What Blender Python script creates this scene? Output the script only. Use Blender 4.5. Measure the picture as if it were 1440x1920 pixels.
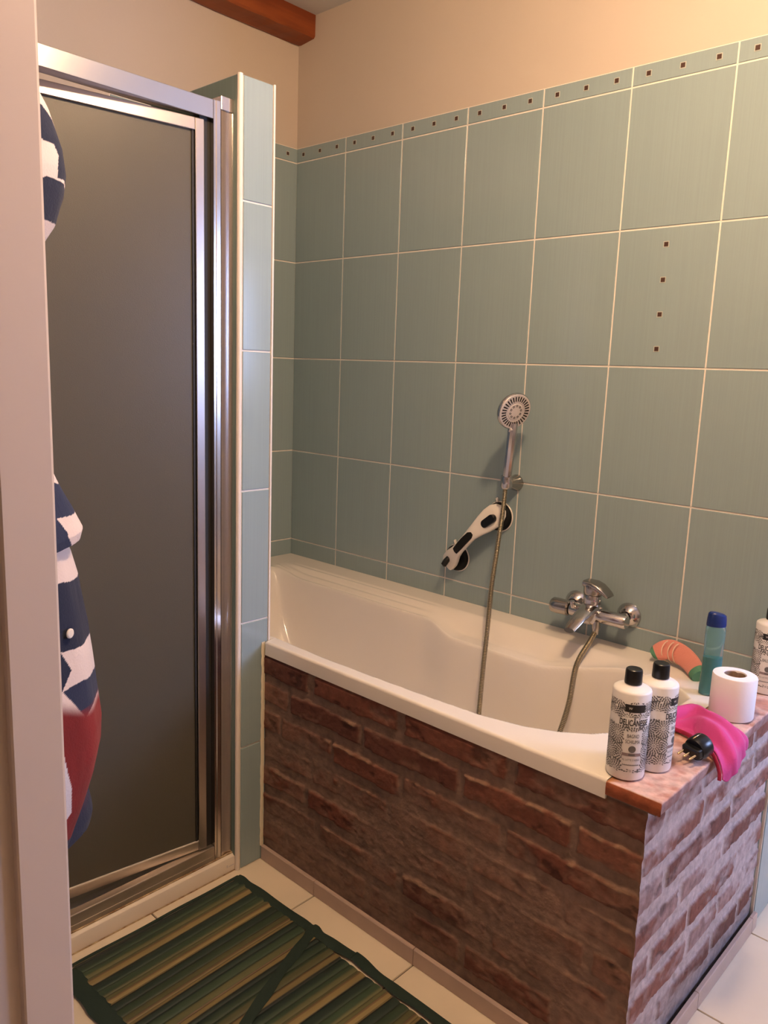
import bpy, bmesh, math, random
import numpy as np
from mathutils import Vector, Matrix
random.seed(7)
for o in list(bpy.data.objects): bpy.data.objects.remove(o)
S = bpy.context.scene; COL = S.collection; PI = math.pi

# ------------------------------------------------------------------ camera
FW = Vector((-0.66839229, 0.72285852, -0.17529206)); RT = Vector((0.72939531, 0.68314847, 0.03592572)); UP = Vector((-0.14571972, 0.10384473, 0.98386078))
cam = bpy.data.objects.new('camera', bpy.data.cameras.new('camera')); COL.objects.link(cam)
m = Matrix((RT, UP, -FW)).transposed().to_4x4(); m.translation = Vector((2.24767, -1.91797, 1.307)); cam.matrix_world = m
cam.data.sensor_fit = 'HORIZONTAL'; cam.data.sensor_width = 36.0; cam.data.lens = 36 * 1486.41 / 1440; cam.data.clip_start = 0.02
S.camera = cam
# ------------------------------------------------------------------ exposure and world
S.view_settings.view_transform = 'Standard'; S.view_settings.look = 'None'; S.view_settings.gamma = 1
S.view_settings.use_curve_mapping = False; S.view_settings.exposure = 1.5
w = bpy.data.worlds.new('world'); S.world = w; w.use_nodes = True
w.node_tree.nodes['Background'].inputs[0].default_value = (0.55, 0.68, 1.0, 1); w.node_tree.nodes['Background'].inputs[1].default_value = 0.6
# daylight that comes through the window in the right wall
LAMP_C, LAMP_E = (1.0, 0.675, 0.395), 124.0
SKY_C, SKY_E = (0.42, 0.56, 1.0), 27.0
def area(name, loc, rot, sx, sy, e, c):
    l = bpy.data.lights.new(name, 'AREA'); l.shape = 'RECTANGLE'; l.size = sx; l.size_y = sy; l.energy = e; l.color = c
    o = bpy.data.objects.new(name, l); COL.objects.link(o); o.location = loc; o.rotation_euler = rot; return o
area('window_daylight', (3.34, 0.645, 1.525), (0, PI / 2, 0), 0.75, 0.95, SKY_E, SKY_C)

# ------------------------------------------------------------------ materials
def mat(name, base, rough=0.5, metal=0.0, var=0.0, vscale=(20, 20, 20), bump=0.0, bscale=(60, 60, 60), detail=4, coat=0.0, trans=0.0, ior=1.45, base2=None, sheen=0.0, spec=0.5, emit=None, estr=0, bdist=0.002, alpha=1.0):
    M = bpy.data.materials.new(name); M.use_nodes = True; nt = M.node_tree; N = nt.nodes; L = nt.links
    b = N['Principled BSDF']; b.inputs['Base Color'].default_value = (*base, 1); b.inputs['Roughness'].default_value = rough
    b.inputs['Metallic'].default_value = metal; b.inputs['Coat Weight'].default_value = coat; b.inputs['Transmission Weight'].default_value = trans
    b.inputs['IOR'].default_value = ior; b.inputs['Sheen Weight'].default_value = sheen; b.inputs['Specular IOR Level'].default_value = spec
    if emit: b.inputs['Emission Color'].default_value = (*emit, 1); b.inputs['Emission Strength'].default_value = estr
    tc = N.new('ShaderNodeTexCoord')
    def noise(sc, det):
        mp = N.new('ShaderNodeMapping'); mp.inputs['Scale'].default_value = sc; L.new(tc.outputs['Object'], mp.inputs[0])
        n = N.new('ShaderNodeTexNoise'); n.inputs['Scale'].default_value = 1; n.inputs['Detail'].default_value = det; L.new(mp.outputs[0], n.inputs[0]); return n
    if var > 0 or base2:
        n = noise(vscale, detail); r = N.new('ShaderNodeValToRGB'); L.new(n.outputs[0], r.inputs[0])
        c2 = base2 if base2 else tuple(min(1, c * (1 + var)) for c in base)
        c1 = base if base2 else tuple(c * (1 - var) for c in base)
        r.color_ramp.elements[0].position = 0.35; r.color_ramp.elements[1].position = 0.65
        r.color_ramp.elements[0].color = (*c1, 1); r.color_ramp.elements[1].color = (*c2, 1); L.new(r.outputs[0], b.inputs['Base Color'])
    if bump > 0:
        n = noise(bscale, detail); bp = N.new('ShaderNodeBump'); bp.inputs['Strength'].default_value = bump; bp.inputs['Distance'].default_value = bdist
        L.new(n.outputs[0], bp.inputs['Height']); L.new(bp.outputs[0], b.inputs['Normal'])
    return M
def attr_mat(name, rough=0.8, bump=0.0, bscale=60, sheen=0.0, var=0.0, vs=60, bdist=0.002):
    """colour read from the mesh's own colour attribute 'col'"""
    M = bpy.data.materials.new(name); M.use_nodes = True; nt = M.node_tree; N = nt.nodes; L = nt.links; b = N['Principled BSDF']
    a = N.new('ShaderNodeAttribute'); a.attribute_name = 'col'; b.inputs['Roughness'].default_value = rough; b.inputs['Sheen Weight'].default_value = sheen
    tc = N.new('ShaderNodeTexCoord'); src = a.outputs['Color']
    if var > 0:
        n = N.new('ShaderNodeTexNoise'); n.inputs['Scale'].default_value = vs; n.inputs['Detail'].default_value = 6; L.new(tc.outputs['Object'], n.inputs[0])
        mr = N.new('ShaderNodeMapRange'); mr.inputs[1].default_value = 0.3; mr.inputs[2].default_value = 0.7; mr.inputs[3].default_value = 1 - var; mr.inputs[4].default_value = 1 + var
        L.new(n.outputs[0], mr.inputs[0]); mx = N.new('ShaderNodeMix'); mx.data_type = 'RGBA'; mx.blend_type = 'MULTIPLY'; mx.inputs[0].default_value = 1
        L.new(src, mx.inputs[6]); L.new(mr.outputs[0], mx.inputs[7]); src = mx.outputs[2]
    L.new(src, b.inputs['Base Color'])
    if bump > 0:
        n = N.new('ShaderNodeTexNoise'); n.inputs['Scale'].default_value = bscale; n.inputs['Detail'].default_value = 6; L.new(tc.outputs['Object'], n.inputs[0])
        bp = N.new('ShaderNodeBump'); bp.inputs['Strength'].default_value = bump; bp.inputs['Distance'].default_value = bdist; L.new(n.outputs[0], bp.inputs['Height']); L.new(bp.outputs[0], b.inputs['Normal'])
    return M
TILE = (0.29, 0.37, 0.38)
M = dict(
 plaster=mat('cream_plaster', (0.58, 0.495, 0.415), 0.85, var=0.02, vscale=(2, 2, 2), bump=0.15, bscale=(120, 120, 120)),
 ceiling=mat('ceiling_paint', (0.62, 0.60, 0.57), 0.9),
 tile=mat('aqua_glazed_tile', TILE, 0.16, var=0.022, vscale=(260, 260, 3), bump=0.05, bscale=(260, 260, 3), bdist=0.0006),
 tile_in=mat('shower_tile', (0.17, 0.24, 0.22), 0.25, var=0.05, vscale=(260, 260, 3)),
 grout=mat('pale_grout', (0.86, 0.79, 0.71), 0.7),
 dotb=mat('dot_border', (0.46, 0.47, 0.42), 0.3),
 dot=mat('dot_bronze', (0.075, 0.04, 0.03), 0.35, spec=0.3),
 floor=mat('cream_floor_tile', (0.74, 0.64, 0.50), 0.22, var=0.03, vscale=(5, 5, 5)),
 fgrout=mat('dark_grout', (0.12, 0.09, 0.07), 0.9),
 skirt=mat('beige_skirting_tile', (0.50, 0.37, 0.31), 0.35, var=0.05, vscale=(15, 15, 15)),
 trim=mat('cream_trim', (0.80, 0.72, 0.64), 0.35),
 jamb=mat('door_frame_paint', (0.57, 0.47, 0.405), 0.5),
 alu=mat('polished_aluminium', (0.62, 0.57, 0.54), 0.20, metal=1.0, bump=0.03, bscale=(300, 300, 6), bdist=0.0006),
 alu2=mat('shaded_aluminium', (0.48, 0.43, 0.41), 0.30, metal=1.0, bump=0.03, bscale=(300, 300, 6), bdist=0.0006),  # darker copy: the dim surroundings it mirrors are in the base colour
 alu3=mat('floorlit_aluminium', (0.66, 0.58, 0.50), 0.42, metal=1.0, var=0.12, vscale=(40, 6, 40)),  # paler, rougher copy: reflected lit floor is put into the base colour
 seal=mat('dark_seal', (0.02, 0.018, 0.016), 0.6),
 tray=mat('tray_acrylic', (0.80, 0.72, 0.62), 0.3),
 stain=mat('stained_joint', (0.22, 0.12, 0.05), 0.8, base2=(0.55, 0.42, 0.25), vscale=(60, 60, 60)),
 tub=mat('white_acrylic', (0.84, 0.775, 0.70), 0.13, coat=0.2),
 wood=mat('beam_wood', (0.19, 0.038, 0.008), 0.5, base2=(0.29, 0.068, 0.014), vscale=(30, 3, 30), bump=0.2, bscale=(60, 6, 60)),
 chrome=mat('chrome', (0.58, 0.55, 0.55), 0.13, metal=1.0),
 chrome2=mat('satin_chrome', (0.46, 0.42, 0.39), 0.2, metal=1.0),
 brass=mat('hose_brass', (0.40, 0.34, 0.23), 0.28, metal=1.0),
 hosed=mat('hose_groove', (0.05, 0.035, 0.02), 0.5, metal=0.6),
 black=mat('black_plastic', (0.008, 0.008, 0.009), 0.28),
 blackm=mat('black_rubber', (0.010, 0.010, 0.010), 0.6, spec=0.2),
 white=mat('white_plastic', (0.82, 0.76, 0.70), 0.3),
 grey=mat('grey_plastic', (0.60, 0.55, 0.55), 0.35),
 bottle=mat('bottle_plastic', (0.84, 0.80, 0.78), 0.35),
 ink=mat('grey_ink', (0.15, 0.14, 0.135), 0.5),
 inkd=mat('dark_ink', (0.02, 0.018, 0.018), 0.45),
 mauve=mat('mauve_ink', (0.30, 0.22, 0.22), 0.5),
 paper=mat('tissue_paper', (0.88, 0.84, 0.86), 0.95, bump=0.15, bscale=(150, 150, 150)),
 card=mat('cardboard', (0.34, 0.22, 0.15), 0.9),
 pink=mat('magenta_cloth', (0.56, 0.045, 0.25), 0.8, sheen=0.15, bump=0.2, bscale=(300, 300, 300)),
 pinkd=mat('maroon_cloth', (0.35, 0.015, 0.06), 0.85),
 pins=mat('brass_pins', (0.80, 0.62, 0.38), 0.2, metal=1.0),
 coral=mat('coral_sponge', (0.70, 0.25, 0.19), 0.9, sheen=0.3, bump=0.5, bscale=(200, 200, 200)),
 green=mat('green_sponge', (0.10, 0.26, 0.16), 0.9, bump=0.5, bscale=(200, 200, 200)),
 string=mat('cream_string', (0.80, 0.62, 0.45), 0.7),
 cap=mat('blue_cap', (0.009, 0.028, 0.15), 0.25),
 binding=mat('green_binding', (0.018, 0.035, 0.027), 0.9, bump=0.3, bscale=(400, 400, 400)),
 mortar=mat('brown_mortar', (0.24, 0.165, 0.125), 0.95, bump=0.5, bscale=(80, 80, 80)),
 silicone=mat('silicone', (0.78, 0.70, 0.52), 0.6),
 lampglass=mat('lamp_glass', (0.9, 0.85, 0.8), 0.4, emit=LAMP_C, estr=LAMP_E),
 glasswin=mat('window_glass', (1, 1, 1), 0.0, trans=1.0),
 robe=attr_mat('printed_terry', 0.95, bump=0.35, bscale=350, sheen=0.05),
 brick=attr_mat('old_brick', 0.9, bump=0.6, bscale=130, var=0.22, vs=55),
 mat_=attr_mat('bamboo_slat', 0.55, bump=0.15, bscale=90),
)
def sh_mat():
    X = mat('shampoo_plastic', (0.42, 0.72, 0.74), 0.12, trans=0.85, ior=1.35); return X
M['shampoo'] = sh_mat(); M['gel'] = mat('teal_gel', (0.01, 0.38, 0.36), 0.25, trans=0.35, ior=1.35)
def obscure():
    X = mat('obscure_glass', (0.24, 0.218, 0.168), 0.36, trans=0.62, ior=1.33, bump=0.3, bscale=(520, 520, 520), bdist=0.0008, detail=2)
    return X
M['obscure'] = obscure()

# ------------------------------------------------------------------ mesh helpers
class MB:
    def __init__(s): s.v = []; s.f = []; s.mi = []; s.mats = []; s.sm = []
    def m(s, mt):
        if mt not in s.mats: s.mats.append(mt)
        return s.mats.index(mt)
    def add(s, vs, fs, mt, smooth=False):
        o = len(s.v); s.v += [tuple(v) for v in vs]; k = s.m(mt)
        for f in fs: s.f.append([i + o for i in f]); s.mi.append(k); s.sm.append(smooth)
    def box(s, a, b, mt, bev=0.0, seg=2, rot=None, org=None):
        x0, y0, z0 = [min(p, q) for p, q in zip(a, b)]; x1, y1, z1 = [max(p, q) for p, q in zip(a, b)]
        vs = [(x0,y0,z0),(x1,y0,z0),(x1,y1,z0),(x0,y1,z0),(x0,y0,z1),(x1,y0,z1),(x1,y1,z1),(x0,y1,z1)]
        fs = [(3,2,1,0),(4,5,6,7),(0,1,5,4),(1,2,6,5),(2,3,7,6),(3,0,4,7)]
        if bev > 0:
            bm = bmesh.new(); bv = [bm.verts.new(v) for v in vs]
            for f in fs: bm.faces.new([bv[i] for i in f])
            bmesh.ops.bevel(bm, geom=list(bm.edges), offset=bev, segments=seg, affect='EDGES', profile=0.5)
            bm.verts.index_update(); vs = [v.co.copy() for v in bm.verts]; fs = [[v.index for v in f.verts] for f in bm.faces]; bm.free()
        if rot is not None:
            org = Vector(org); vs = [org + rot @ Vector(v) for v in vs]
        s.add(vs, fs, mt, False)
    def loft(s, rings, mt, closed=True, cap=True, smooth=True, mf=None):
        n = len(rings[0]); vs = [p for r in rings for p in r]; o = len(s.v); s.v += [tuple(v) for v in vs]
        for i in range(len(rings) - 1):
            k = s.m(mf(i) if mf else mt)
            for j in range(n if closed else n - 1):
                j2 = (j + 1) % n; s.f.append([o + i*n + j, o + i*n + j2, o + (i+1)*n + j2, o + (i+1)*n + j]); s.mi.append(k); s.sm.append(smooth)
        if cap and closed:
            k = s.m(mt); s.f.append([o + j for j in range(n)][::-1]); s.mi.append(k); s.sm.append(False)
            s.f.append([o + (len(rings)-1)*n + j for j in range(n)]); s.mi.append(s.m(mf(len(rings)-2) if mf else mt)); s.sm.append(False)
    def tube(s, path, rad, mt, seg=16, cap=True, mf=None, flat=1.0, ref=Vector((0, 0, 1))):
        P = [Vector(p) for p in path]; R = rad if hasattr(rad, '__len__') else [rad] * len(P); rings = []; prev = None
        for i, p in enumerate(P):
            t = (P[min(i+1, len(P)-1)] - P[max(i-1, 0)]).normalized()
            if prev is None:
                a = ref if abs(t.dot(ref)) < 0.95 else Vector((1, 0, 0)); u = (a - t * a.dot(t)).normalized()
            else: u = (prev - t * prev.dot(t)).normalized()
            prev = u; v = t.cross(u)
            rings.append([p + (u * math.cos(2*PI*j/seg) + v * math.sin(2*PI*j/seg) * flat) * R[i] for j in range(seg)])
        s.loft(rings, mt, cap=cap, mf=mf)
    def lathe(s, prof, mt, org=(0,0,0), axis=(0,0,1), seg=40, mf=None, cap=True):
        ax = Vector(axis).normalized(); a = Vector((1,0,0)) if abs(ax.x) < 0.9 else Vector((0,1,0)); u = (a - ax*a.dot(ax)).normalized(); v = ax.cross(u); org = Vector(org)
        rings = [[org + ax*h + (u*math.cos(2*PI*j/seg) + v*math.sin(2*PI*j/seg))*max(r, 1e-5) for j in range(seg)] for r, h in prof]
        s.loft(rings, mt, mf=mf, cap=cap)
    def prism(s, pts, z0, z1, mt, smooth=False):      # pts in xy
        n = len(pts); vs = [(x, y, z0) for x, y in pts] + [(x, y, z1) for x, y in pts]
        fs = [list(range(n))[::-1], list(range(n, 2*n))]; s.add(vs, fs, mt); s.add(vs, [(i, (i+1) % n, (i+1) % n + n, i + n) for i in range(n)], mt, smooth)
    def build(s, name, parent=None, autosmooth=35, col=None):
        me = bpy.data.meshes.new(name); me.from_pydata(s.v, [], s.f); 
        for mt in s.mats: me.materials.append(M[mt])
        me.polygons.foreach_set('material_index', s.mi); me.polygons.foreach_set('use_smooth', s.sm)
        bm = bmesh.new(); bm.from_mesh(me); bmesh.ops.recalc_face_normals(bm, faces=bm.faces); bm.to_mesh(me); bm.free()
        if autosmooth and any(s.sm):
            me.set_sharp_from_angle(angle=math.radians(autosmooth)); me.polygons.foreach_set('use_smooth', s.sm)
        me.update(); o = bpy.data.objects.new(name, me); COL.objects.link(o)
        if parent: o.parent = parent
        return o
def grid_mesh(name, X, mt, parent=None, colors=None, flip=False):
    """X: (n,m,3) array -> smooth grid mesh"""
    n, m_, _ = X.shape; idx = np.arange(n*m_).reshape(n, m_)
    F = np.stack([idx[:-1,:-1], idx[1:,:-1], idx[1:,1:], idx[:-1,1:]], -1).reshape(-1, 4)
    if flip: F = F[:, ::-1]
    me = bpy.data.meshes.new(name); me.from_pydata(X.reshape(-1, 3).tolist(), [], F.tolist()); me.materials.append(M[mt])
    me.polygons.foreach_set('use_smooth', [True]*len(me.polygons))
    if colors is not None: set_col(me, colors.reshape(-1, 3))
    o = bpy.data.objects.new(name, me); COL.objects.link(o)
    if parent: o.parent = parent
    return o
def set_col(me, c):
    a = me.color_attributes.new('col', 'FLOAT_COLOR', 'POINT'); arr = np.ones((len(c), 4), dtype=np.float32); arr[:, :3] = c; a.data.foreach_set('color', arr.ravel())
def thing(name, label, cat, loc=(0,0,0), group=None):
    o = bpy.data.objects.new(name, None); COL.objects.link(o); o.location = loc; o.empty_display_size = 0.05
    o['label'] = label; o['category'] = cat
    if group: o['group'] = group
    return o
def tag(o, label, cat, group=None):
    o['label'] = label; o['category'] = cat
    if group: o['group'] = group
    return o
def struct(o): o['kind'] = 'structure'; return o
def part(o, parent):      # meshes are written in room coordinates; parent keeps them in place
    o.parent = parent; o.matrix_parent_inverse = Matrix.Translation(-Vector(parent.location)); return o
def P_(mb, name, parent, **k): return part(mb.build(name, **k), parent)
def vnoise(x, y, seed=0):
    """value noise on numpy arrays"""
    rs = np.random.RandomState(seed); T = rs.rand(256, 256); xi = np.floor(x).astype(int); yi = np.floor(y).astype(int); fx = x - xi; fy = y - yi
    fx = fx*fx*(3-2*fx); fy = fy*fy*(3-2*fy); g = lambda a, b: T[a % 256, b % 256]
    return (g(xi,yi)*(1-fx)+g(xi+1,yi)*fx)*(1-fy) + (g(xi,yi+1)*(1-fx)+g(xi+1,yi+1)*fx)*fy
def fbm(x, y, seed=0, o=4): return sum(vnoise(x*2**i, y*2**i, seed+i)*0.5**i for i in range(o)) / sum(0.5**i for i in range(o))
def sstep(a, b, x): t = np.clip((x-a)/(b-a), 0, 1); return t*t*(3-2*t)

# ------------------------------------------------------------------ room shell
ZR = 0.6142; HT = 0.3338; W0 = 0.2468; XB = 1.752
ZS = [ZR - 0.2764, ZR + 0.0573] + [ZR + 0.0573 + HT*i for i in (1, 2, 3, 4)] + [ZR + 0.0573 + 4*HT + 0.048]   # tile joints
def tiles(mb, org, ud, nd, us, vs, gap=0.0044, th=0.0022, bev=0.0009, mt='tile'):
    """slabs with a small bevel between the joints us (along ud) and vs (height)"""
    org, ud, nd = Vector(org), Vector(ud), Vector(nd); g = gap/2
    for a, b in zip(us[:-1], us[1:]):
        for c, d in zip(vs[:-1], vs[1:]):
            q = []
            for ins, h in ((0, 0.0), (0, th-bev), (bev, th)):
                q += [org + ud*(a+g+ins) + Vector((0,0,c+g+ins)) + nd*h, org + ud*(b-g-ins) + Vector((0,0,c+g+ins)) + nd*h,
                      org + ud*(b-g-ins) + Vector((0,0,d-g-ins)) + nd*h, org + ud*(a+g+ins) + Vector((0,0,d-g-ins)) + nd*h]
            fs = [(8,9,10,11)] + [(k, (k+1)%4, (k+1)%4+4, k+4) for k in range(4)] + [(k+4, (k+1)%4+4, (k+1)%4+8, k+8) for k in range(4)]
            mb.add(q, fs, mt)
def dot(mb, c, ud, nd):
    c, ud, nd = Vector(c), Vector(ud), Vector(nd); up = Vector((0,0,1))
    for s_, h, mt in ((0.0072, 0.0026, 'dotb'), (0.0052, 0.0030, 'dot')):
        k = [c + ud*a*s_ + up*b*s_ for a, b in ((-1,-1),(1,-1),(1,1),(-1,1))]
        mb.add([p + nd*0.0005 for p in k] + [p + nd*h for p in k], [(4,5,6,7),(0,1,5,4),(1,2,6,5),(2,3,7,6),(3,0,4,7)], mt)
ZT = ZS[-1]; CEIL = 2.46
b = MB(); b.box((-0.12, 0, 0), (XB, 1.2, CEIL+0.1), 'plaster')
us = [0.0] + [W0 + 0.25*i for i in range(7)]; us[-1] = XB - 0.004
b.box((0.0, -0.0006, 0), (XB, 0.0002, ZT), 'grout'); tiles(b, (0, -0.0006, 0), (1,0,0), (0,-1,0), us, [0.0] + ZS)
for i in range(7):
    for k in (0.0415, 0.125, 0.2085):
        x = (us[i] if i else -0.0032) + k
        if 0.01 < x < XB - 0.01: dot(b, (x, -0.001, 2.031), (1,0,0), (0,-1,0))
for z in (1.632, 1.549, 1.467, 1.384): dot(b, (1.372, -0.001, z), (1,0,0), (0,-1,0))
b.box((XB-0.0002, 0, 0), (XB+0.0005, 1.2, ZT), 'grout'); tiles(b, (XB+0.0005, 0, 0), (0,1,0), (1,0,0), [0.0, 0.25, 0.5, 0.75, 1.0, 1.2], [0.0]+ZS)
struct(b.build('wall_back'))
b = MB(); b.box((-0.12, -1.67, 0), (0, 0, CEIL+0.1), 'plaster')
b.box((-0.0002, -0.70, 0), (0.0006, 0, ZT), 'grout'); tiles(b, (0.0006, 0, 0), (0,-1,0), (1,0,0), [0.0, 0.25, 0.5, 0.70], [0.0] + ZS)
for y in (-0.044, -0.128, -0.212, -0.29): dot(b, (0.001, y, 2.031), (0,1,0), (1,0,0))
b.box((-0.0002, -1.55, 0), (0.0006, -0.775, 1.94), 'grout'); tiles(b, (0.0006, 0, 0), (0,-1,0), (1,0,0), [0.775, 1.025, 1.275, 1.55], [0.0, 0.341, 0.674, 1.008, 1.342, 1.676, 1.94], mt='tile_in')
struct(b.build('wall_left'))
b = MB(); b.box((XB, 1.2, 0), (3.3, 1.32, CEIL+0.1), 'plaster'); struct(b.build('wall_far'))
# right wall with the window opening
b = MB(); WY0, WY1, WZ0, WZ1 = 0.17, 1.12, 1.15, 1.9
for a, c in (((3.2,-1.67,0),(3.3,WY0,CEIL+.1)), ((3.2,WY1,0),(3.3,1.2,CEIL+.1)), ((3.2,WY0,0),(3.3,WY1,WZ0)), ((3.2,WY0,WZ1),(3.3,WY1,CEIL+.1))): b.box(a, c, 'plaster')
struct(b.build('wall_right'))
b = MB()
for a, c in (((3.22,WY0,WZ0),(3.28,WY0+.05,WZ1)), ((3.22,WY1-.05,WZ0),(3.28,WY1,WZ1)), ((3.22,WY0+.05,WZ0),(3.28,WY1-.05,WZ0+.05)), ((3.22,WY0+.05,WZ1-.05),(3.28,WY1-.05,WZ1)), ((3.225,.595,WZ0+.05),(3.275,.645,WZ1-.05))): b.box(a, c, 'trim', 0.004)
struct(b.build('window_1'))
# door wall with the opening the photo is taken through
b = MB()
b.box((-0.12,-1.67,0), (1.41,-1.55,CEIL+.1), 'plaster'); b.box((2.97,-1.67,0), (3.2,-1.55,CEIL+.1), 'plaster'); b.box((1.41,-1.67,2.1), (2.97,-1.55,CEIL+.1), 'plaster')
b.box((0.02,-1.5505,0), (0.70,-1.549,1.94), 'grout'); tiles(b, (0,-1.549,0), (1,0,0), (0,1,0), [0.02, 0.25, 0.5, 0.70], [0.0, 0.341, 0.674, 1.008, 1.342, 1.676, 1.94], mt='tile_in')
struct(b.build('wall_near'))
b = MB(); b.box((-0.12,-3.1,-0.1), (3.3,1.32,-0.003), 'fgrout')
xs = [0.926-0.33*3 + 0.33*i for i in range(12)]; ys = [-0.03-0.33*9 + 0.33*i for i in range(14)]; g = 0.0016
for i in range(len(xs)-1):
    for j in range(len(ys)-1):
        x0, x1, y0, y1 = max(xs[i],-0.06)+g, xs[i+1]-g, ys[j]+g, ys[j+1]-g
        v = [(x0,y0,-.003),(x1,y0,-.003),(x1,y1,-.003),(x0,y1,-.003),(x0+.001,y0+.001,0),(x1-.001,y0+.001,0),(x1-.001,y1-.001,0),(x0+.001,y1-.001,0)]
        b.add(v, [(4,5,6,7),(0,1,5,4),(1,2,6,5),(2,3,7,6),(3,0,4,7)], 'floor')
struct(b.build('floor'))
b = MB(); b.box((-0.12,-3.1,CEIL), (3.3,1.32,CEIL+.1), 'ceiling'); struct(b.build('ceiling'))
b = MB(); b.box((0.9,-3.1,0), (1.0,-1.67,CEIL), 'plaster'); struct(b.build('wall_hall_left'))
b = MB(); b.box((3.2,-3.1,0), (3.3,-1.67,CEIL), 'plaster'); struct(b.build('wall_hall_right'))
b = MB(); b.box((0.9,-3.2,0), (3.3,-3.1,CEIL), 'plaster'); struct(b.build('wall_hall_back'))
# door frame: rebated jamb seen close on the left
b = MB()
for sx, x in ((1, 1.43), (-1, 2.95)):
    f = lambda d: x + sx*d
    prof = [(f(-0.02), -1.546), (f(-0.004), -1.546), (f(0), -1.550), (f(0), -1.602), (f(-0.002), -1.604), (f(-0.012), -1.604), (f(-0.013), -1.607), (f(-0.013), -1.64), (f(-0.016), -1.645), (f(-0.016), -1.69), (f(-0.02), -1.695)]
    b.prism(prof if sx > 0 else prof[::-1], 0, 2.1, 'jamb')
b.box((1.41,-1.695,2.08), (2.97,-1.546,2.1), 'jamb', 0.002)
struct(b.build('door_1'))
# beam along the left wall under the ceiling
b = MB(); n = 40; rings = []
for i in range(n+1):
    y = -1.55 + 1.55*i/n; r = [random.uniform(-.0015,.0015) for _ in range(4)]
    rings.append([(0.0,y,2.384+r[0]), (0.012,y,2.382+r[1]), (0.078,y,2.390+r[2]), (0.083,y,2.396+r[3]), (0.084,y,2.46), (0.0,y,2.46)])
b.loft(rings, 'wood', smooth=False); tag(b.build('ceiling_beam'), 'reddish brown wooden beam along the ceiling above the shower', 'beam')
# ceiling lamp that lights the room
LX, LY = 1.79, -0.95
t = thing('ceiling_lamp', 'round white glass globe lamp hanging under the ceiling', 'lamp', (LX, LY, CEIL))
b = MB(); b.lathe([(0.06,0),(0.06,-0.02),(0.02,-0.03),(0.02,-0.105),(0.045,-0.11),(0.045,-0.125),(0,-.125)], 'trim', (LX,LY,CEIL)); P_(b, 'lamp_base', t)
b = MB(); b.lathe([(0.065*math.sin(q*PI/14), -0.185+0.065*math.cos(q*PI/14)) for q in range(1, 15)], 'lampglass', (LX,LY,CEIL)); P_(b, 'lamp_shade', t)

# ------------------------------------------------------------------ partition between shower and tub
t = struct(bpy.data.objects.new('wall_partition', None)); COL.objects.link(t); t.location = (0.7, -0.7245, 0)
ZP = 1.941; XP = 0.7105; PY0, PY1 = -0.775, -0.674; zs = [0.0, 0.341, 0.674, 1.008, 1.342, 1.676, ZP]
b = MB(); b.box((0.002, PY0+.002, 0), (XP-0.003, PY1-.002, ZP-.002), 'grout')
tiles(b, (XP-0.003, PY0, 0), (0,1,0), (1,0,0), [0.011, PY1-PY0-0.004], zs, th=0.003)
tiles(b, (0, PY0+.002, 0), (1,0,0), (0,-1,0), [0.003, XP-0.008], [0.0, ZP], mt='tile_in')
tiles(b, (0, PY1-.002, 0), (1,0,0), (0,1,0), [0.003, 0.25, 0.5, XP-0.004], zs)
b.box((0.003, PY0+.003, ZP-.003), (XP-.004, PY1-.003, ZP), 'tile')
part(b.build('partition_tiling'), t)
b = MB(); r = 0.0065
b.prism([(XP-r+r*math.cos(a)+0.0015, PY0+r+r*math.sin(a)-.001) for a in [2*PI*k/20 for k in range(20)]], 0, ZP+.001, 'trim', True)
b.box((XP-0.005, PY1-0.0045, 0.6), (XP+0.0015, PY1+0.0008, ZP+.001), 'trim', 0.0012)
part(b.build('corner_trim'), t)
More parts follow.
